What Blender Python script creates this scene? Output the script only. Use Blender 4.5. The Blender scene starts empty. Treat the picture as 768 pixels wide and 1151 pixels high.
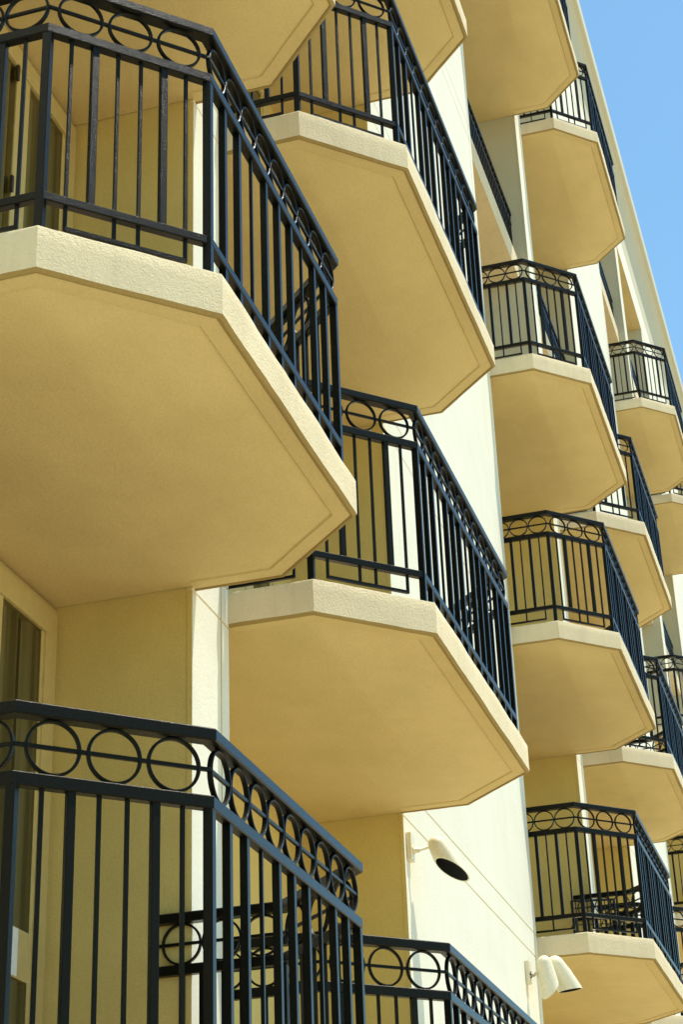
import bpy, bmesh, math, random
from mathutils import Vector, Matrix, noise
random.seed(7)
S = bpy.context.scene
COL = S.collection

# ------------------------------------------------------------------ materials
def new_mat(name):
    m = bpy.data.materials.new(name); m.use_nodes = True
    nt = m.node_tree
    for n in list(nt.nodes): nt.nodes.remove(n)
    out = nt.nodes.new('ShaderNodeOutputMaterial')
    b = nt.nodes.new('ShaderNodeBsdfPrincipled')
    nt.links.new(b.outputs[0], out.inputs[0])
    return m, nt, b

def N(nt, t, **kw):
    n = nt.nodes.new(t)
    for k, v in kw.items():
        if hasattr(n, k): setattr(n, k, v)
        else: n.inputs[k.replace('_', ' ')].default_value = v
    return n

def stucco(name, col, rough_scale=1.0, bump=0.35, dist=0.004, var=0.06, stain=0.0, streak=0.0):
    m, nt, b = new_mat(name)
    L = nt.links
    tc = N(nt, 'ShaderNodeNewGeometry')
    oi = N(nt, 'ShaderNodeObjectInfo')
    big = N(nt, 'ShaderNodeTexNoise', Scale=2.3, Detail=5.0, Roughness=0.6)
    fine = N(nt, 'ShaderNodeTexNoise', Scale=120.0*rough_scale, Detail=3.0, Roughness=0.6)
    mid = N(nt, 'ShaderNodeTexNoise', Scale=38.0*rough_scale, Detail=3.0, Roughness=0.55)
    for n in (big, fine, mid): L.new(tc.outputs['Position'], n.inputs['Vector'])
    ramp = N(nt, 'ShaderNodeValToRGB')
    c = col
    ramp.color_ramp.elements[0].position = 0.3
    ramp.color_ramp.elements[1].position = 0.72
    ramp.color_ramp.elements[0].color = (c[0]*(1-var), c[1]*(1-var*1.1), c[2]*(1-var*1.4), 1)
    ramp.color_ramp.elements[1].color = (min(c[0]*(1+var*.5), 1), min(c[1]*(1+var*.5), 1), min(c[2]*(1+var*.5), 1), 1)
    L.new(big.outputs['Fac'], ramp.inputs['Fac'])
    last = ramp.outputs['Color']
    # fine speckle of the sand finish
    mx = N(nt, 'ShaderNodeMixRGB', blend_type='MULTIPLY'); mx.inputs[0].default_value = 0.5
    r2 = N(nt, 'ShaderNodeValToRGB')
    r2.color_ramp.elements[0].position = 0.30; r2.color_ramp.elements[0].color = (0.80, 0.78, 0.74, 1)
    r2.color_ramp.elements[1].position = 0.55; r2.color_ramp.elements[1].color = (1, 1, 1, 1)
    L.new(fine.outputs['Fac'], r2.inputs['Fac'])
    L.new(last, mx.inputs[1]); L.new(r2.outputs['Color'], mx.inputs[2]); last = mx.outputs[0]
    if stain:
        st = N(nt, 'ShaderNodeTexNoise', Scale=1.1, Detail=7.0, Roughness=0.68)
        mp = N(nt, 'ShaderNodeMapping'); mp.inputs['Scale'].default_value = (1.0, 1.6, 1.0)
        L.new(tc.outputs['Position'], mp.inputs['Vector']); L.new(mp.outputs[0], st.inputs['Vector'])
        r3 = N(nt, 'ShaderNodeValToRGB')
        r3.color_ramp.elements[0].position = 0.36; r3.color_ramp.elements[0].color = (1-stain, 1-stain*1.05, 1-stain*1.2, 1)
        r3.color_ramp.elements[1].position = 0.56; r3.color_ramp.elements[1].color = (1, 1, 1, 1)
        m2 = N(nt, 'ShaderNodeMixRGB', blend_type='MULTIPLY'); m2.inputs[0].default_value = 1.0
        L.new(st.outputs['Fac'], r3.inputs['Fac']); L.new(last, m2.inputs[1]); L.new(r3.outputs['Color'], m2.inputs[2])
        last = m2.outputs[0]
    if streak:
        sn = N(nt, 'ShaderNodeTexNoise', Scale=1.0, Detail=5.0, Roughness=0.6)
        sm = N(nt, 'ShaderNodeMapping'); sm.inputs['Scale'].default_value = (13.0, 13.0, 0.9)
        L.new(tc.outputs['Position'], sm.inputs['Vector']); L.new(sm.outputs[0], sn.inputs['Vector'])
        r4 = N(nt, 'ShaderNodeValToRGB')
        r4.color_ramp.elements[0].position = 0.30; r4.color_ramp.elements[0].color = (1-streak, 1-streak*1.08, 1-streak*1.25, 1)
        r4.color_ramp.elements[1].position = 0.50; r4.color_ramp.elements[1].color = (1, 1, 1, 1)
        m5 = N(nt, 'ShaderNodeMixRGB', blend_type='MULTIPLY'); m5.inputs[0].default_value = 1.0
        L.new(sn.outputs['Fac'], r4.inputs['Fac']); L.new(last, m5.inputs[1]); L.new(r4.outputs['Color'], m5.inputs[2]); last = m5.outputs[0]
    # a slightly different fade of the paint on every balcony
    rr = N(nt, 'ShaderNodeMapRange'); rr.inputs['To Min'].default_value = 0.95; rr.inputs['To Max'].default_value = 1.03
    L.new(oi.outputs['Random'], rr.inputs['Value'])
    hv = N(nt, 'ShaderNodeHueSaturation'); L.new(rr.outputs[0], hv.inputs['Value']); L.new(last, hv.inputs['Color']); last = hv.outputs[0]
    L.new(last, b.inputs['Base Color'])
    b.inputs['Roughness'].default_value = 0.9
    b.inputs['Specular IOR Level'].default_value = 0.2
    vr = N(nt, 'ShaderNodeTexVoronoi', Scale=75.0*rough_scale); L.new(tc.outputs['Position'], vr.inputs['Vector'])
    ad = N(nt, 'ShaderNodeMath', operation='ADD'); L.new(mid.outputs['Fac'], ad.inputs[0])
    ml = N(nt, 'ShaderNodeMath', operation='MULTIPLY'); ml.inputs[1].default_value = 0.5
    L.new(fine.outputs['Fac'], ml.inputs[0]); L.new(ml.outputs[0], ad.inputs[1])
    a2 = N(nt, 'ShaderNodeMath', operation='ADD'); m3 = N(nt, 'ShaderNodeMath', operation='MULTIPLY'); m3.inputs[1].default_value = 0.35
    L.new(vr.outputs['Distance'], m3.inputs[0]); L.new(ad.outputs[0], a2.inputs[0]); L.new(m3.outputs[0], a2.inputs[1])
    bp = N(nt, 'ShaderNodeBump'); bp.inputs['Strength'].default_value = bump; bp.inputs['Distance'].default_value = dist
    L.new(a2.outputs[0], bp.inputs['Height']); L.new(bp.outputs[0], b.inputs['Normal'])
    return m

def paint(name, col, rough=0.35, spec=0.5, bump=0.0, scale=90.0, coat=0.0, metallic=0.0):
    m, nt, b = new_mat(name)
    L = nt.links
    tc = N(nt, 'ShaderNodeTexCoord')
    n1 = N(nt, 'ShaderNodeTexNoise', Scale=scale, Detail=4.0, Roughness=0.6)
    L.new(tc.outputs['Object'], n1.inputs['Vector'])
    rp = N(nt, 'ShaderNodeValToRGB')
    rp.color_ramp.elements[0].position = 0.35; rp.color_ramp.elements[1].position = 0.68
    rp.color_ramp.elements[0].color = (col[0]*.93, col[1]*.93, col[2]*.93, 1)
    rp.color_ramp.elements[1].color = (min(1, col[0]*1.05), min(1, col[1]*1.05), min(1, col[2]*1.05), 1)
    L.new(n1.outputs['Fac'], rp.inputs['Fac']); L.new(rp.outputs['Color'], b.inputs['Base Color'])
    mr = N(nt, 'ShaderNodeMapRange'); mr.inputs['To Min'].default_value = rough*.75; mr.inputs['To Max'].default_value = min(1, rough*1.35)
    L.new(n1.outputs['Fac'], mr.inputs['Value']); L.new(mr.outputs[0], b.inputs['Roughness'])
    b.inputs['Specular IOR Level'].default_value = spec
    b.inputs['Coat Weight'].default_value = coat
    b.inputs['Metallic'].default_value = metallic
    if bump:
        bp = N(nt, 'ShaderNodeBump'); bp.inputs['Strength'].default_value = bump; bp.inputs['Distance'].default_value = 0.002
        L.new(n1.outputs['Fac'], bp.inputs['Height']); L.new(bp.outputs[0], b.inputs['Normal'])
    return m

M = {}
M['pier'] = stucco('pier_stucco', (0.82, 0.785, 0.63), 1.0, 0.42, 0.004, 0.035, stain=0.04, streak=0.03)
M['recess'] = stucco('recess_stucco_bouncelit', (0.71, 0.56, 0.20), 0.9, 0.45, 0.005, 0.06, stain=0.05)  # warm light bounced under the balconies put into the colour
M['recess_skylit'] = stucco('recess_stucco_skylit', (0.57, 0.53, 0.37), 0.9, 0.3, 0.004, 0.04)  # same wall higher up, more sky light put into the colour
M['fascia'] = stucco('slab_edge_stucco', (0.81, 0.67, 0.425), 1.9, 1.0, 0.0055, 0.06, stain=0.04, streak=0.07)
M['drip'] = stucco('drip_edge_stucco', (0.36, 0.25, 0.085), 1.0, 0.5, 0.004, 0.10)  # shade under the slab lip and edge dirt put into a darker tan
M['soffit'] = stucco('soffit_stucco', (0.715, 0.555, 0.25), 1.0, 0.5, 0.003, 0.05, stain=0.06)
M['cornice'] = stucco('cornice_stucco', (0.58, 0.53, 0.375), 1.0, 0.2, 0.003, 0.03)
M['iron'] = paint('black_railing_paint', (0.0042, 0.0048, 0.0044), 0.28, 0.5, 0.75, 230.0, 0.0)
for _n in M['iron'].node_tree.nodes:
    if _n.type == 'BSDF_PRINCIPLED': _n.inputs['Specular Tint'].default_value = (0.24, 0.21, 0.13, 1)
M['frame'] = paint('cream_door_paint', (0.57, 0.44, 0.17), 0.45, 0.4, 0.05, 20.0)
M['white'] = paint('sun_patch_white', (0.80, 0.79, 0.72), 0.45, 0.4, 0.05, 20.0)
M['lamp'] = paint('cream_lamp_paint', (0.76, 0.69, 0.48), 0.35, 0.5, 0.05, 40.0)
M['dark'] = paint('lamp_lens_dark', (0.006, 0.006, 0.006), 0.6, 0.1, 0.0, 30.0)
M['hinge'] = paint('hinge_and_room_dark', (0.03, 0.028, 0.02), 0.4, 0.5, 0.0, 30.0)
M['wicker'] = paint('dark_patio_furniture', (0.02, 0.021, 0.022), 0.5, 0.4, 0.3, 150.0)

def curtain_mat():
    m, nt, b = new_mat('olive_curtain')
    w = N(nt, 'ShaderNodeTexNoise', Scale=1.0, Detail=2.0)
    tc = N(nt, 'ShaderNodeTexCoord'); mp = N(nt, 'ShaderNodeMapping'); mp.inputs['Scale'].default_value = (22.0, 1.0, .25)
    nt.links.new(tc.outputs['Object'], mp.inputs['Vector']); nt.links.new(mp.outputs[0], w.inputs['Vector'])
    w.inputs['Scale'].default_value = 1.0
    r = N(nt, 'ShaderNodeValToRGB')
    r.color_ramp.elements[0].color = (0.13, 0.11, 0.045, 1); r.color_ramp.elements[0].position = .38; r.color_ramp.elements[1].position = .62; r.color_ramp.elements[1].color = (0.42, 0.37, 0.20, 1)  # light and shade of the folds painted as vertical stripes
    nt.links.new(w.outputs['Fac'], r.inputs['Fac']); nt.links.new(r.outputs['Color'], b.inputs['Base Color'])
    b.inputs['Roughness'].default_value = 0.9
    return m
M['curtain'] = curtain_mat()

def glass_mat():
    m = bpy.data.materials.new('door_glass'); m.use_nodes = True
    nt = m.node_tree
    for n in list(nt.nodes): nt.nodes.remove(n)
    out = nt.nodes.new('ShaderNodeOutputMaterial')
    gl = nt.nodes.new('ShaderNodeBsdfGlossy'); gl.inputs['Roughness'].default_value = 0.02
    tr = nt.nodes.new('ShaderNodeBsdfTransparent'); tr.inputs['Color'].default_value = (0.78, 0.74, 0.60, 1)
    fr = nt.nodes.new('ShaderNodeFresnel'); fr.inputs['IOR'].default_value = 1.5
    wob = nt.nodes.new('ShaderNodeTexNoise'); wob.inputs['Scale'].default_value = 1.6
    bp = nt.nodes.new('ShaderNodeBump'); bp.inputs['Strength'].default_value = 0.08; bp.inputs['Distance'].default_value = 0.05
    nt.links.new(wob.outputs['Fac'], bp.inputs['Height']); nt.links.new(bp.outputs[0], gl.inputs['Normal'])
    mx = nt.nodes.new('ShaderNodeMixShader')
    nt.links.new(fr.outputs[0], mx.inputs[0]); nt.links.new(tr.outputs[0], mx.inputs[1]); nt.links.new(gl.outputs[0], mx.inputs[2])
    nt.links.new(mx.outputs[0], out.inputs[0])
    return m
M['glass'] = glass_mat()

def ground_mat():
    m, nt, b = new_mat('pale_paving')
    L = nt.links
    tc = N(nt, 'ShaderNodeTexCoord')
    br = N(nt, 'ShaderNodeTexBrick', Scale=1.0)
    br.inputs['Color1'].default_value = (0.48, 0.42, 0.29, 1); br.inputs['Color2'].default_value = (0.45, 0.39, 0.27, 1)
    br.inputs['Mortar'].default_value = (0.28, 0.25, 0.20, 1); br.inputs['Mortar Size'].default_value = 0.012
    L.new(tc.outputs['Object'], br.inputs['Vector']); L.new(br.outputs['Color'], b.inputs['Base Color'])
    b.inputs['Roughness'].default_value = 0.9
    return m
M['ground'] = ground_mat()

# ------------------------------------------------------------------ helpers
def link(name, bm, mats, parent=None, smooth=False, data=None):
    if data is None:
        me = bpy.data.meshes.new(name); bm.to_mesh(me); bm.free()
        for mt in (mats if isinstance(mats, (list, tuple)) else [mats]): me.materials.append(mt)
        if smooth:
            for p in me.polygons: p.use_smooth = True
    else: me = data
    o = bpy.data.objects.new(name, me); COL.objects.link(o)
    if parent is not None: o.parent = parent
    return o

def empty(name, loc, label=None, cat=None, group=None):
    o = bpy.data.objects.new(name, None); COL.objects.link(o); o.location = loc
    o.empty_display_size = 0.2
    if label: o['label'] = label
    if cat: o['category'] = cat
    if group: o['group'] = group
    return o

def box(bm, x0, x1, y0, y1, z0, z1, mi=0, bev=0.0):
    vs = [bm.verts.new(p) for p in ((x0,y0,z0),(x1,y0,z0),(x1,y1,z0),(x0,y1,z0),(x0,y0,z1),(x1,y0,z1),(x1,y1,z1),(x0,y1,z1))]
    fs = []
    for idx in ((0,3,2,1),(4,5,6,7),(0,1,5,4),(1,2,6,5),(2,3,7,6),(3,0,4,7)):
        f = bm.faces.new([vs[i] for i in idx]); f.material_index = mi; fs.append(f)
    if bev:
        es = list({e for f in fs for e in f.edges})
        bmesh.ops.bevel(bm, geom=es, offset=bev, segments=2, affect='EDGES', profile=0.6)
    return fs

def offs(pts, d):
    """offset an open plan polyline inward (to its right-hand inside) with mitres; its ends keep their y"""
    n = len(pts); out = []
    def nrm(a, b):
        t = Vector((b[0]-a[0], b[1]-a[1])); t.normalize(); return Vector((-t.y, t.x))   # left of travel = inside
    for i in range(n):
        if i == 0: m = nrm(pts[0], pts[1]); out.append((pts[0][0]+m.x*d, pts[0][1]))
        elif i == n-1: m = nrm(pts[-2], pts[-1]); out.append((pts[-1][0]+m.x*d, pts[-1][1]))
        else:
            a, b = nrm(pts[i-1], pts[i]), nrm(pts[i], pts[i+1])
            m = (a+b); m.normalize(); k = d/max(.2, m.dot(a)); out.append((pts[i][0]+m.x*k, pts[i][1]+m.y*k))
    return out

def outline(L, c, dep, back=0.0):
    h = L/2
    return [(-h-c, back), (-h-c, -(dep-c)), (-h, -dep), (h, -dep), (h+c, -(dep-c)), (h+c, back)]

def sweep(bm, pts, din, dout, z0, z1, mi=0, bev=0.004):
    """rectangular bar swept along a plan polyline: din/dout are inward/outward offsets from the line"""
    A = offs(pts, din); B = offs(pts, -dout)
    e = bev
    prof = [(0, z0+e), (e, z0), (1-e, z0), (1, z0+e), (1, z1-e), (1-e, z1), (e, z1), (0, z1-e)]
    rings = []
    w = din+dout
    for i in range(len(pts)):
        r = []
        for (u, z) in prof:
            if u == e: u = e/w
            elif u == 1-e: u = 1-e/w
            r.append(bm.verts.new((B[i][0]*(1-u)+A[i][0]*u, B[i][1]*(1-u)+A[i][1]*u, z)))
        rings.append(r)
    for i in range(len(pts)-1):
        for j in range(8):
            k = (j+1) % 8
            f = bm.faces.new((rings[i][j], rings[i+1][j], rings[i+1][k], rings[i][k])); f.material_index = mi
    bm.faces.new(rings[0]); bm.faces.new(rings[-1][::-1])

def bar_mesh(name, w, z0, z1, bev=0.0025):
    bm = bmesh.new(); box(bm, -w/2, w/2, -w/2, w/2, z0, z1, 0, bev)
    bmesh.ops.recalc_face_normals(bm, faces=bm.faces)
    me = bpy.data.meshes.new(name); bm.to_mesh(me); bm.free(); me.materials.append(M['iron']); return me

def ring_mesh(name, ro, th, dp, seg=40):
    bm = bmesh.new(); rs = []
    prof = [(ro, -dp/2+.003), (ro-.003, -dp/2), (ro-th+.003, -dp/2), (ro-th, -dp/2+.003), (ro-th, dp/2-.003), (ro-th+.003, dp/2), (ro-.003, dp/2), (ro, dp/2-.003)]
    for i in range(seg):
        a = 2*math.pi*i/seg
        rs.append([bm.verts.new((r*math.cos(a), y, r*math.sin(a))) for r, y in prof])
    for i in range(seg):
        for j in range(8):
            bm.faces.new((rs[i][j], rs[i][(j+1)%8], rs[(i+1)%seg][(j+1)%8], rs[(i+1)%seg][j]))
    bmesh.ops.recalc_face_normals(bm, faces=bm.faces)
    me = bpy.data.meshes.new(name); bm.to_mesh(me); bm.free(); me.materials.append(M['iron'])
    return me

# ------------------------------------------------------------------ dimensions (metres, from the camera match)
H = 3.0
CH, DEP, T = 0.513, 0.973, 0.197
L0, L1 = 1.764, 2.40
A1, BB, A2 = 3.56, 8.02, 3.862
CX = [0.0, A1, A1+BB, A1+BB+A2, A1+2*BB+A2, A1+2*BB+2*A2]
REC = 0.75                                    # depth of the recesses
bays = []
for i, cx in enumerate(CX):
    hw = (L0 if i == 0 else L1)/2+CH
    bays.append((cx-hw+(0.055 if i == 0 else 0.01), cx+hw-(0.055 if i == 0 else 0.01)))
piers = [(-5.2, bays[0][0])]
for i in range(5): piers.append((bays[i][1], bays[i+1][0]))
piers.append((bays[5][1], bays[5][1]+4.6))
piers.append((piers[-1][1]+3.4, piers[-1][1]+12))
piers[-2:] = [piers[-2], (piers[-2][1]+3.42, piers[-2][1]+14)]
ZG, ZT = -5.6, 17.85
ZP = 5.9                                      # above this height the recess colour is paler, with sky light put in

# ------------------------------------------------------------------ ground
bm = bmesh.new()
vs = [bm.verts.new(p) for p in ((-400,-400,0),(400,-400,0),(400,400,0),(-400,400,0))]; bm.faces.new(vs)
g = link('ground', bm, M['ground']); g.location = (0,0,ZG); g['kind'] = 'structure'

# ------------------------------------------------------------------ building
B = empty('hotel_building', (12, 0, ZG), 'tall cream stucco building with recessed bays, flat piers and a rounded roof cornice', 'building')
def off(o):                                  # keep world coordinates under the building empty
    o.location = (-12, 0, -ZG); return o
for (x0, x1) in piers:
    bm = bmesh.new()
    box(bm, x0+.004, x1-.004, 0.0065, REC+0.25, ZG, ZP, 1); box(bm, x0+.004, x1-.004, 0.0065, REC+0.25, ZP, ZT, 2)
    cuts = []
    for lev in range(-1, 6): cuts += [lev*H-0.205, lev*H+0.012]
    zs = [ZG]+cuts+[ZT]
    gx = x1-0.115
    cols = [(x0, gx-.006), (gx+.006, x1)] if x1-x0 < 6 else [(x0, x1)]
    for j in range(len(zs)-1):
        for (a, b_) in cols:
            z0 = zs[j]+(.005 if j else 0); z1 = zs[j+1]-(.005 if j < len(zs)-2 else 0)
            fs = box(bm, a, b_, 0.0, 0.03, z0, z1, 0, 0.004)
    bmesh.ops.recalc_face_normals(bm, faces=bm.faces)
    for f in bm.faces:
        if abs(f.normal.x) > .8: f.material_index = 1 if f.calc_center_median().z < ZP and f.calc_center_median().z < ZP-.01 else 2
    # thick slice behind the facing so that the return walls start right at the corner
    off(link('pier', bm, [M['pier'], M['recess'], M['recess_skylit']], B))
for (x0, x1) in bays+[(piers[-2][1], piers[-1][0])]:
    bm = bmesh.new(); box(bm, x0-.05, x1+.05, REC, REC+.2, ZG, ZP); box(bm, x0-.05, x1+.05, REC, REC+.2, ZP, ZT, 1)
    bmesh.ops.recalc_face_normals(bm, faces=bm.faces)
    off(link('recess_wall', bm, [M['recess'], M['recess_skylit']], B))
# fascia beam and ceiling over the top storey
X0, X1 = -5.2, piers[-1][1]
bm = bmesh.new(); box(bm, X0, X1, -0.004, REC+0.4, ZT+.002, 18.62, 0, 0.004); bmesh.ops.recalc_face_normals(bm, faces=bm.faces)
for f in bm.faces:
    if f.normal.z < -.8: f.material_index = 1
off(link('roof_fascia', bm, [M['pier'], M['soffit']], B))
# cornice : cavetto profile swept along the roof edge
prof = [(0.30, 18.622), (-.001, 18.622), (-.003, 19.15)]
for k in range(1, 17):
    a = math.pi/2*k/16
    prof.append((-.003-.235*(1-math.cos(a)), 19.15+.98*math.sin(a)))
prof += [(-.255, 20.14), (-.268, 20.16), (-.272, 20.20), (-.272, 20.50), (-.255, 20.56), (-.20, 20.60), (0.30, 20.65)]
bm = bmesh.new(); ra = []
xs = [X0+(X1-X0)*i/40 for i in range(41)]
for x in xs: ra.append([bm.verts.new((x, y, z)) for y, z in prof])
for i in range(40):
    for j in range(len(prof)):
        k = (j+1) % len(prof); bm.faces.new((ra[i][j], ra[i][k], ra[i+1][k], ra[i+1][j]))
bm.faces.new(ra[0]); bm.faces.new(ra[-1][::-1])
bmesh.ops.recalc_face_normals(bm, faces=bm.faces)
o = off(link('cornice', bm, M['cornice'], B, smooth=True))
o.data.set_sharp_from_angle(angle=math.radians(35)) if hasattr(o.data, 'set_sharp_from_angle') else None

# ------------------------------------------------------------------ doors at the back of the recesses
def door(cx, z, wide):
    """glazed doors: cream frame mesh, panes, curtain, hinges"""
    hw = 1.36 if not wide else 1.30
    yf = REC
    bm = bmesh.new()
    top = 2.80-0.185*0
    # outer architrave in two steps
    zt = 2.80
    def fr(x0, x1, z0, z1, d, bev=.003): box(bm, x0, x1, yf-d, yf+.0-.001, z0, z1, 0, bev)
    fr(-hw, -hw+.045, 0, zt, .030); fr(hw-.045, hw, 0, zt, .030); fr(-hw+.045, hw-.045, zt-.045, zt, .030)
    fr(-hw+.045, -hw+.165, 0, zt-.045, .050); fr(hw-.165, hw-.045, 0, zt-.045, .050); fr(-hw+.165, -hw+.195, 0, zt-.175, .040); fr(hw-.195, hw-.165, 0, zt-.175, .040); fr(-hw+.165, hw-.165, zt-.175, zt-.045, .055)
    xi = hw-.195
    for s in (-1, 1):
        a, b_ = (.59, .74) if s > 0 else (-.74, -.59)
        fr(a, b_, 0, zt-.175, .045)
    fr(-.035, .035, 0, zt-.175, .045)
    for (a, b_) in ((-xi, -.74), (-.59, -.035), (.035, .59), (.74, xi)):
        fr(a, b_, 0, .12, .04); fr(a, b_, .93, 1.15, .040)
    bmesh.ops.recalc_face_normals(bm, faces=bm.faces)
    d = link('balcony_door', bm, M['frame'], B); d.location = (cx-12, 0, z-ZG)
    for (a, b_) in ((-xi, -.74), (-.59, -.035), (.035, .59), (.74, xi)):
        for (z0, z1) in ((.12, .93), (1.15, zt-.175)):
            bm = bmesh.new()
            v = [bm.verts.new(p) for p in ((a, yf-.036, z0), (b_, yf-.036, z0), (b_, yf-.036, z1), (a, yf-.036, z1))]; bm.faces.new(v)
            link('pane', bm, M['glass'], d)
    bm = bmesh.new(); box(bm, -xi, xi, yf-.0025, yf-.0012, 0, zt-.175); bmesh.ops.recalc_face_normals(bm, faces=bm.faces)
    link('dark_room_sheet', bm, M['hinge'], d)  # near-black sheet paints the unlit room behind the curtain gaps
    for (ca, cb) in ((-xi, -1.0), (-.93, -.05), (.05, .93), (1.0, xi)):
        bm = bmesh.new(); n = 90; pv = None
        for i in range(n+1):
            x = ca+(cb-ca)*i/n; y = yf-.018+.013*math.sin(x*46+1.3*math.sin(x*11))
            a, b_ = bm.verts.new((x, y, .0)), bm.verts.new((x, y, zt-.176))
            if pv: bm.faces.new((pv[0], a, b_, pv[1]))
            pv = (a, b_)
        link('curtain', bm, M['curtain'], d, smooth=True)
    return d
for z in (0, 3):                                                     # storeys -1 and 0 of the near bay
    d = door(0, z-3, False)
    for s in (-1, 1):
        for hz in (0.35, 1.86, 2.58):
            bm = bmesh.new(); box(bm, s*.575-.010, s*.575+.010, REC-.062, REC-.045, hz-.05, hz+.05, 0, .004); bmesh.ops.recalc_face_normals(bm, faces=bm.faces)
            link('hinge', bm, M['hinge'], d)
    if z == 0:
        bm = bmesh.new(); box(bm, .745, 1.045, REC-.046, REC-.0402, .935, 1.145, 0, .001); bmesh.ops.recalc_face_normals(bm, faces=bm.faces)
        link('sun_patch_plate', bm, M['white'], d)  # white plate added to paint a patch of sunlight on the middle rail
for i, levs in ((1, (0, 1)), (2, (0, 1, 2, 3, 4)), (3, (2, 3, 4)), (4, (3, 4, 5)), (5, (4, 5))):
    for lv in levs: door(CX[i], lv*H, True)

# ------------------------------------------------------------------ balconies
def slab_mesh(L, hw_rec):
    bm = bmesh.new()
    pts = outline(L, CH, DEP)
    # subdivide the outline, keep the corners a little rounded
    prof = [(0.126, -T+.011), (0.118, -T+.0155), (0.110, -T+.0155), (0.103, -T+.008), (0.030, -T+.008), (0.024, -T+.002), (0.014, -T+.002),
            (0, -T+.014), (0, -T*.66), (0, -T*.33), (0, -.014), (0.0035, -.005), (0.011, -.001), (0.05, 0.0)]
    segs = [9, 15, int(L/.05), 15, 9]
    lines = []
    for (d, z) in prof:
        P = offs(pts, d) if d else pts
        row = []
        for s in range(5):
            a, b_ = Vector(P[s]), Vector(P[s+1])
            for k in range(segs[s]+(1 if s == 4 else 0)):
                p = a.lerp(b_, k/segs[s]); row.append((p.x, p.y, z))
        lines.append(row)
    V = []
    for pi, row in enumerate(lines):
        r = []
        for (x, y, z) in row:
            n3 = noise.noise_vector(Vector((x*3.1, y*3.1, z*6+1.7)))
            n4 = noise.noise_vector(Vector((x*14, y*14, z*14+9)))
            am = 0.0035 if pi >= 6 else 0.0012
            yy = y if abs(y) < 1e-6 else y+n3.y*am+n4.y*am*.5
            r.append(bm.verts.new((x+n3.x*am+n4.x*am*.5, yy, z+(n3.z*am*.9+n4.z*am*.6 if pi != len(lines)-1 else 0))))
        V.append(r)
    n = len(V[0])
    for j in range(len(V)-1):
        for i in range(n-1):
            f = bm.faces.new((V[j][i], V[j][i+1], V[j+1][i+1], V[j+1][i]))
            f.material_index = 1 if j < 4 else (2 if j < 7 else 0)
            f.smooth = (j >= 7)
    f = bm.faces.new(V[0]); f.material_index = 1
    f = bm.faces.new(V[-1][::-1]); f.material_index = 0
    box(bm, -hw_rec, hw_rec, 0.0, REC, -T+.011, -.001, 1)
    bmesh.ops.recalc_face_normals(bm, faces=bm.faces)
    me = bpy.data.meshes.new('slab'); bm.to_mesh(me); bm.free()
    me.set_sharp_from_angle(angle=math.radians(32))
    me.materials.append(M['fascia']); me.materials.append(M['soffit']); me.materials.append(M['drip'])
    return me

SLAB0 = slab_mesh(L0, (bays[0][1]-bays[0][0])/2-.001)
SLAB1 = slab_mesh(L1, (bays[1][1]-bays[1][0])/2-.001)
ZTR, ZTRB, ZM, ZMB, ZB, ZBB = 1.208, 1.164, .978, .933, .190, .152
WIDE = bar_mesh('baluster', .0285, ZB-.002, ZMB+.002)
WIDEF = bar_mesh('baluster', .0285, .012, ZMB+.002)
THIN = bar_mesh('baluster', .0138, .049, ZMB+.002, .0015)
THINS = bar_mesh('baluster', .0138, .022, ZMB+.002, .0015)
POST = bar_mesh('post', .034, -.012, ZMB+.004, .003)
RING = ring_mesh('ring', (ZTRB-ZM)/2+.001, .0100, .020)
RC = (ZTRB+ZM)/2

def railing_frames(L):
    inset = 0.039+.028
    P = offs(outline(L, CH, DEP, 0.17), inset)
    fr = bmesh.new()
    sweep(fr, P, .020, .020, ZMB, ZM); sweep(fr, P, .018, .018, ZBB, ZB)
    sweep(fr, P, .007, .007, RC-.007, RC+.007, bev=.002)
    # thin base rails between the slender bars
    def seg(i, a, b_):
        A, Bv = Vector(P[i]), Vector(P[i+1]); return [tuple(A.lerp(Bv, a)), tuple(A.lerp(Bv, b_))]
    for i, a, b_ in ((1, 1/7, 6/7), (3, 1/7, 6/7)):
        q = seg(i, a, b_); sweep_free(fr, q, .008, .048, .064)
    for i, a, b_ in ((0, 0.02, .845), (4, .155, .98)):
        q = seg(i, a, b_); sweep_free(fr, q, .008, .048, .064)
    bmesh.ops.recalc_face_normals(fr, faces=fr.faces)
    mf = bpy.data.meshes.new('railing'); fr.to_mesh(mf); fr.free(); mf.materials.append(M['iron'])
    tp = bmesh.new(); sweep(tp, P, .030, .030, ZTRB, ZTR, bev=.005); bmesh.ops.recalc_face_normals(tp, faces=tp.faces)
    mt = bpy.data.meshes.new('handrail'); tp.to_mesh(mt); tp.free(); mt.materials.append(M['iron'])
    return P, mf, mt

def sweep_free(bm, q, hw, z0, z1):
    a, b_ = Vector(q[0]), Vector(q[1]); t = (b_-a).normalized(); n = Vector((-t.y, t.x))*hw
    pts = [a-n, b_-n, b_+n, a+n]
    lo = [bm.verts.new((p.x, p.y, z0)) for p in pts]; hi = [bm.verts.new((p.x, p.y, z1)) for p in pts]
    bm.faces.new(lo); bm.faces.new(hi)
    for i in range(4): bm.faces.new((lo[i], lo[(i+1) % 4], hi[(i+1) % 4], hi[i]))

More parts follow.
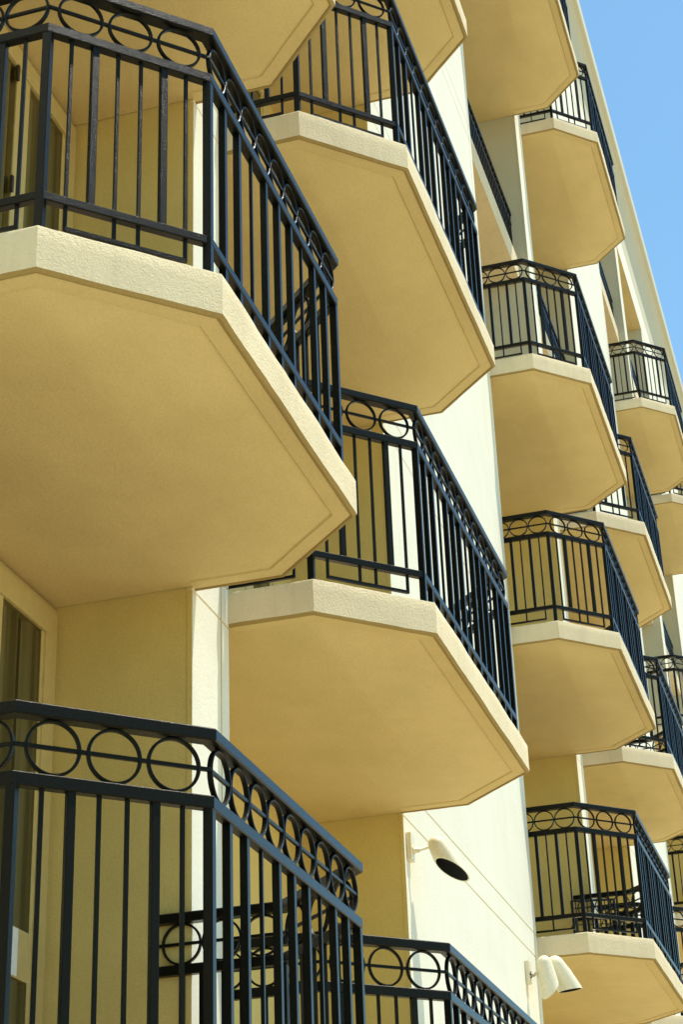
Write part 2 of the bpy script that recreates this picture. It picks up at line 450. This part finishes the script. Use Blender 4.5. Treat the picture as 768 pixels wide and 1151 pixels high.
def make_railing(parent, L, near):
    P, mf, mt = railing_frames(L)
    rl = link('railing', None, None, parent, data=mf)
    link('handrail', None, None, rl, data=mt)
    def put(me, name, p, ang, z=0):
        o = link(name, None, None, rl, data=me); o.location = (p.x, p.y, z); o.rotation_euler = (0, 0, ang)
    def at(i, f): return Vector(P[i]).lerp(Vector(P[i+1]), f)
    def ang(i):
        d = Vector(P[i+1])-Vector(P[i]); return math.atan2(d.y, d.x)
    for i in (1, 2, 3, 4): put(POST, 'post', Vector(P[i]), ang(2))
    for i in (0, 4):
        for k in range(1, 6):
            f = k*.0935/ (Vector(P[i+1])-Vector(P[i])).length
            me = THIN if k % 2 else WIDE
            put(me, 'baluster', at(i, 1-f if i == 0 else f), ang(i))
        for k in range(3):
            f = (.095+.19*k)/(Vector(P[i+1])-Vector(P[i])).length
            put(RING, 'ring', at(i, 1-f if i == 0 else f), ang(i), RC)
    for i in (1, 3):
        for k in range(1, 7): put(WIDE if k in (2, 5) else THIN, 'baluster', at(i, k/7), ang(i))
        for f in (.19, .5, .81): put(RING, 'ring', at(i, f), ang(i), RC)
    pat = 'WWtWWWtWW' if L < 2 else 'WWtWWWtWWWtWW'
    for k, ch in enumerate(pat): put(WIDEF if ch == 'W' else THIN, 'baluster', at(2, (k+1)/(len(pat)+1)), ang(2))
    nr = 9 if L < 2 else 12
    for k in range(nr): put(RING, 'ring', at(2, (k+.5)/nr), ang(2), RC)
    return rl

def copy_tree(o, parent=None):
    c = o.copy(); COL.objects.link(c); c.parent = parent
    for ch in KIDS[o.name]: copy_tree(ch, c)
    return c

GB = 'octagonal balconies projecting from the facade'
def proto(i, L, slab):
    b_ = empty('balcony', (0, 0, 0))
    link('slab', None, None, b_, data=slab)
    make_railing(b_, L, True)
    return b_

LAB = {
 (0, 1): 'balcony above the nearest full balcony, only its underside corner showing at the top edge',
 (0, 0): 'nearest full balcony, the largest tan underside and railing at top left',
 (0, -1): 'balcony at bottom left, black railing in front of a glazed door, no underside visible',
 (1, 2): 'balcony slab corner at the top edge beside the tall white pier',
 (1, 1): 'balcony at top centre, long tan underside whose tip lies before the tall white pier',
 (1, 0): 'balcony in the centre, directly above the single headed wall lamp',
 (1, -1): 'lowest centre balcony, only its handrail, rings and bar tops below the single headed lamp',
 (2, 4): 'high balcony above the long recessed railing, broad underside cut by the top edge',
 (2, 2): 'uppermost balcony of the stack of three right of the tall white pier',
 (2, 1): 'middle balcony of the stack of three right of the tall white pier',
 (2, 0): 'lowest balcony of the stack of three, beside the double headed wall lamp',
 (3, 4): 'highest whole balcony, in front of the rounded cornice, beside the narrow white pier',
 (3, 2): 'balcony behind the upper and middle ones of the stack of three, pointed tip at right',
 (3, 1): 'balcony behind the middle and lowest ones of the stack of three, with patio furniture',
 (3, 0): 'balcony at lower right edge, sliver of handrail and slab behind the stack of three',
 (4, 4): 'small far balcony under the cornice with its railing close to the sky',
 (4, 2): 'far balcony at the right edge, only its handrail below a narrow white pier',
 (4, 1): 'far balcony in the lower right corner, pale side railing past a white wall',
 (5, 4): 'farthest balcony, slab cut by the right edge just below the small far balcony',
}
KIDS = {}
def reg(o):
    KIDS[o.name] = [c for c in bpy.data.objects if c.parent == o]
    for c in KIDS[o.name]: reg(c)
p0 = proto(0, L0, SLAB0); p1 = proto(1, L1, SLAB1)
reg(p0); reg(p1)
BAL = {}
used = set()
for (i, lv), lab in LAB.items():
    src = p0 if i == 0 else p1
    o = src if src.name not in used else copy_tree(src)
    used.add(src.name)
    o.location = (CX[i], 0, lv*H)
    o['label'] = lab; o['category'] = 'balcony'; o['group'] = GB
    BAL[(i, lv)] = o

# ------------------------------------------------------------------ flush balconies in the recesses (third and fifth storeys)
def flush_proto():
    hw = (bays[1][1]-bays[1][0])/2-.002
    b_ = empty('recessed_balcony', (0, 0, 0))
    bm = bmesh.new(); box(bm, -hw, hw, .13, REC, .17, .50, 0)
    bmesh.ops.recalc_face_normals(bm, faces=bm.faces)
    for f in bm.faces:
        if f.normal.z < -.8: f.material_index = 1
    link('parapet', bm, [M['fascia'], M['fascia']], b_)
    fr = bmesh.new()
    box(fr, -hw, hw, .165, .205, 1.205, 1.25, 0, .003); box(fr, -hw, hw, .172, .198, 1.06, 1.09, 0, .002); box(fr, -hw, hw, .172, .198, .545, .57, 0, .002)
    bmesh.ops.recalc_face_normals(fr, faces=fr.faces)
    rl = link('railing', fr, M['iron'], b_)
    mw = bar_mesh('baluster', .024, .49, 1.07, .002); mr = ring_mesh('ring', .0585, .009, .018, 24)
    n = 33
    for k in range(n):
        o = link('baluster', None, None, rl, data=mw); o.location = (-hw+2*hw*(k+.5)/n, .185, 0)
    nr = 26
    for k in range(nr):
        o = link('ring', None, None, rl, data=mr); o.location = (-hw+2*hw*(k+.5)/nr, .185, 1.148)
    return b_
FL = {
 (2, 3): 'recessed balcony with a long steep black railing, between tall and narrow white piers',
 (3, 3): 'recessed balcony seen only through the bars of the uppermost balcony of the stack',
 (4, 3): 'recessed balcony showing only an orange underside and short white edge at the right side',
 (5, 3): 'recessed balcony with dark railing right of a narrow white pier at the right edge',
 (4, 5): 'small recessed balcony near the cornice, dark railing above an orange underside',
 (5, 5): 'recessed balcony seen through the railing of the small far balcony',
}
fp = flush_proto(); reg(fp); first = True
for (i, lv), lab in FL.items():
    o = fp if first else copy_tree(fp); first = False
    o.location = (CX[i], 0, lv*H)
    o['label'] = lab; o['category'] = 'balcony'; o['group'] = 'recessed balconies in the wall bays'

# ------------------------------------------------------------------ wall lamps
def lathe(bm, prof, frame, seg=28, cut=None):
    """prof: (along axis, radius); frame: 4x4 matrix with the axis along local -Z"""
    rs = []
    for (t, r) in prof:
        row = []
        for i in range(seg):
            a = 2*math.pi*i/seg
            tt = t+(cut*math.sin(a)*(t/prof[-1][0])**3 if cut else 0)
            row.append(bm.verts.new(frame @ Vector((r*math.cos(a), r*math.sin(a), -tt))))
        rs.append(row)
    for i in range(len(rs)-1):
        for j in range(seg):
            k = (j+1) % seg; bm.faces.new((rs[i][j], rs[i][k], rs[i+1][k], rs[i+1][j]))
    return rs

def axis_frame(loc, d, up=(0, 0, 1)):
    z = -Vector(d).normalized(); x = Vector(up).cross(z).normalized(); y = z.cross(x)
    m = Matrix((x, y, z)).transposed().to_4x4(); m.translation = Vector(loc); return m

def head(parent, loc, d, nrm, ln, r):
    """bullet shaped hood along d, cut off by the plane with normal nrm, dark inside"""
    fr = axis_frame(loc, d)
    bm = bmesh.new()
    prof = [(0.0, .002)]+[(r*.85*(1-math.cos(a)), r*.78*math.sin(a)) for a in [math.pi/2*k/9 for k in range(1, 10)]]
    prof += [(ln*.55, r*.92), (ln, r), (ln*1.6, r*1.03), (ln*2.4, r*1.03)]
    lathe(bm, prof, fr, seg=36)
    dn = Vector(d).normalized(); nn = Vector(nrm).normalized(); pc = Vector(loc)+dn*ln
    bmesh.ops.bisect_plane(bm, geom=bm.verts[:]+bm.edges[:]+bm.faces[:], plane_co=pc, plane_no=nn, clear_outer=True)
    bmesh.ops.recalc_face_normals(bm, faces=bm.faces)
    be = [e for e in bm.edges if e.is_boundary and all(abs((v.co-pc).dot(nn)) < 1e-4 for v in e.verts)]
    for k, (sc, back) in enumerate(((.93, 0.0), (.62, .14))):
        ret = bmesh.ops.extrude_edge_only(bm, edges=be)
        vs = [g_ for g_ in ret['geom'] if isinstance(g_, bmesh.types.BMVert)]
        be = [g_ for g_ in ret['geom'] if isinstance(g_, bmesh.types.BMEdge)]
        ce = sum((v.co for v in vs), Vector())/len(vs)
        for v in vs: v.co = ce+(v.co-ce)*sc-dn*back*(0.6 if k else 0)
        for f in [g_ for g_ in ret['geom'] if isinstance(g_, bmesh.types.BMFace)]: f.material_index = 1 if k else 0
    f = bmesh.ops.contextual_create(bm, geom=be)['faces']
    for q in f: q.material_index = 1
    o = link('lamp_head', bm, [M['lamp'], M['dark']], parent, smooth=True)
    o.data.set_sharp_from_angle(angle=math.radians(40))
    return o

def tube(bm, a, b_, r, seg=12):
    a, b_ = Vector(a), Vector(b_); z = (b_-a).normalized(); x = z.orthogonal().normalized(); y = z.cross(x)
    A = [bm.verts.new(a+x*r*math.cos(t)+y*r*math.sin(t)) for t in [2*math.pi*i/seg for i in range(seg)]]
    Bv = [bm.verts.new(b_+x*r*math.cos(t)+y*r*math.sin(t)) for t in [2*math.pi*i/seg for i in range(seg)]]
    for i in range(seg): bm.faces.new((A[i], A[(i+1) % seg], Bv[(i+1) % seg], Bv[i]))
    bm.faces.new(A[::-1]); bm.faces.new(Bv)

def lamp(loc, heads, label):
    e = empty('wall_lamp', loc, label, 'wall lamp', 'wall lamps on the tall white pier')
    bm = bmesh.new(); box(bm, -.045, .045, -.035, -.001, -.095, .095, 0, .006)
    bmesh.ops.recalc_face_normals(bm, faces=bm.faces); link('back_plate', bm, M['lamp'], e)
    for (p, d, nrm, ln, r) in heads:
        bm = bmesh.new(); q = Vector(p)+Vector(d).normalized()*.055
        a = Vector((0, -.03, -.02)); k1 = Vector((.02, -.07, -.02)); k2 = q.lerp(k1, .25)
        tube(bm, a, k1, .018); tube(bm, k1, k2, .011); tube(bm, k2, q, .024)
        tube(bm, (0, -.03, -.02), (0, -.045, -.02), .030)
        bmesh.ops.recalc_face_normals(bm, faces=bm.faces)
        link('arm', bm, M['lamp'], e, smooth=False)
        head(e, p, d, nrm, ln, r)
lamp((5.355, 0, -.405), [((.075, -.15, .075), (.50, -.35, -.75), (-.34, .13, -.87), .25, .076)], 'cream wall lamp with a single head and dark open mouth, below the centre balcony')
lamp((9.24, 0, -.445), [((.02, -.15, .135), (.10, -.12, -.95), (.75, -.5, -.75), .29, .084), ((.12, -.20, .14), (.50, -.38, -.85), (.12, -.12, -1.0), .33, .100)], 'cream wall lamp with two heads, on the right edge of the tall white pier')

# ------------------------------------------------------------------ patio furniture
def chair(loc, rot, label):
    e = empty('patio_chair', loc, label, 'chair', 'dark patio chairs on the balconies'); e.rotation_euler = (0, 0, rot)
    bm = bmesh.new(); box(bm, -.23, .23, -.22, .22, .42, .45, 0, .01); bmesh.ops.recalc_face_normals(bm, faces=bm.faces); link('seat', bm, M['wicker'], e)
    bm = bmesh.new()
    tube(bm, (-.22, .22, .44), (-.22, .30, .95), .013); tube(bm, (.22, .22, .44), (.22, .30, .95), .013)
    tube(bm, (-.22, .30, .95), (.22, .30, .95), .013); tube(bm, (-.22, .235, .55), (.22, .235, .55), .010)
    for k in range(7): tube(bm, (-.18+.06*k, .236, .55), (-.18+.06*k, .30, .95), .006, 6)
    for k in range(2): tube(bm, (-.22, .247+.01*k, .62+.07*k), (.22, .247+.01*k, .62+.07*k), .005, 6)
    link('backrest', bm, M['wicker'], e)
    for s in (-1, 1):
        for y in (-.20, .20):
            bm = bmesh.new(); tube(bm, (s*.21, y, 0), (s*.21, y, .43), .012); link('leg', bm, M['wicker'], e)
        bm = bmesh.new(); tube(bm, (s*.24, -.2, .64), (s*.24, .26, .66), .014); tube(bm, (s*.24, -.2, .43), (s*.24, -.2, .64), .011); link('armrest', bm, M['wicker'], e)
def table(loc, label):
    e = empty('patio_table', loc, label, 'table', 'small dark tables on the balconies')
    bm = bmesh.new(); fr = Matrix.Translation((0, 0, .71)); rs = lathe(bm, [(0, .01), (0, .30), (.02, .31), (.03, .30), (.03, .01)], fr)
    bmesh.ops.recalc_face_normals(bm, faces=bm.faces); link('tabletop', bm, M['wicker'], e)
    for k in range(3):
        a = 2*math.pi*k/3; bm = bmesh.new(); tube(bm, (.22*math.cos(a), .22*math.sin(a), 0), (.12*math.cos(a), .12*math.sin(a), .69), .013); link('leg', bm, M['wicker'], e)
chair((CX[2]+.62, -.22, 0), math.radians(-75), 'dark patio chair on the lowest balcony of the stack, behind the bars')
chair((CX[3]+.45, -.15, 3), math.radians(-60), 'dark patio chair on the balcony behind the middle and lowest of the stack')
table((CX[3]-.15, -.25, 3), 'small dark round patio table on the balcony behind the middle and lowest of the stack')

# ------------------------------------------------------------------ light
EL = math.degrees(math.atan2(3.45, math.hypot(.47, 1))); sd = Vector((.47, -1, 3.45)).normalized()
W = bpy.data.worlds.new('World'); S.world = W; W.use_nodes = True
nt = W.node_tree; bg = nt.nodes['Background']
sk = nt.nodes.new('ShaderNodeTexSky'); sk.sky_type = 'NISHITA'; sk.sun_disc = False
sk.sun_elevation = math.radians(EL); sk.sun_rotation = math.atan2(.47, -1)
sk.air_density = 1.0; sk.dust_density = 0.3; sk.ozone_density = 0.5
tn = nt.nodes.new('ShaderNodeMixRGB'); tn.blend_type = 'MULTIPLY'; tn.inputs[0].default_value = 1.0; tn.inputs[2].default_value = (.83, 1.10, 1.06, 1)
nt.links.new(sk.outputs[0], tn.inputs[1]); nt.links.new(tn.outputs[0], bg.inputs[0]); bg.inputs[1].default_value = 0.15
sun = bpy.data.lights.new('sun', 'SUN'); sun.energy = 4.2; sun.angle = math.radians(.53); sun.color = (1.0, .935, .84)
so = bpy.data.objects.new('sun', sun); COL.objects.link(so); so.rotation_euler = sd.to_track_quat('Z', 'Y').to_euler(); so.location = (0, -20, 40)

# ------------------------------------------------------------------ camera (solved from the photograph)
yaw, pitch, roll = math.radians(74.12995), math.radians(26.69463), math.radians(-2.2191)
F = Vector((math.sin(yaw)*math.cos(pitch), math.cos(yaw)*math.cos(pitch), math.sin(pitch)))
R = Vector((math.cos(yaw), -math.sin(yaw), 0)); U = R.cross(F)
R2 = math.cos(roll)*R+math.sin(roll)*U; U2 = -math.sin(roll)*R+math.cos(roll)*U
cam = bpy.data.cameras.new('camera'); co = bpy.data.objects.new('camera', cam); COL.objects.link(co)
m = Matrix((R2, U2, -F)).transposed().to_4x4(); m.translation = Vector((-6.2687, -2.9321, -3.8963)); co.matrix_world = m
cam.sensor_fit = 'HORIZONTAL'; cam.sensor_width = 36; cam.lens = 2057.72/768*36
cam.clip_start = .1; cam.clip_end = 2000
S.camera = co
S.render.resolution_x = 684; S.render.resolution_y = 1024
S.view_settings.view_transform = 'Standard'; S.view_settings.look = 'None'; S.view_settings.gamma = 1
S.view_settings.use_curve_mapping = False
S.view_settings.exposure = 0.50
S.cycles.max_bounces = 8; S.cycles.diffuse_bounces = 5
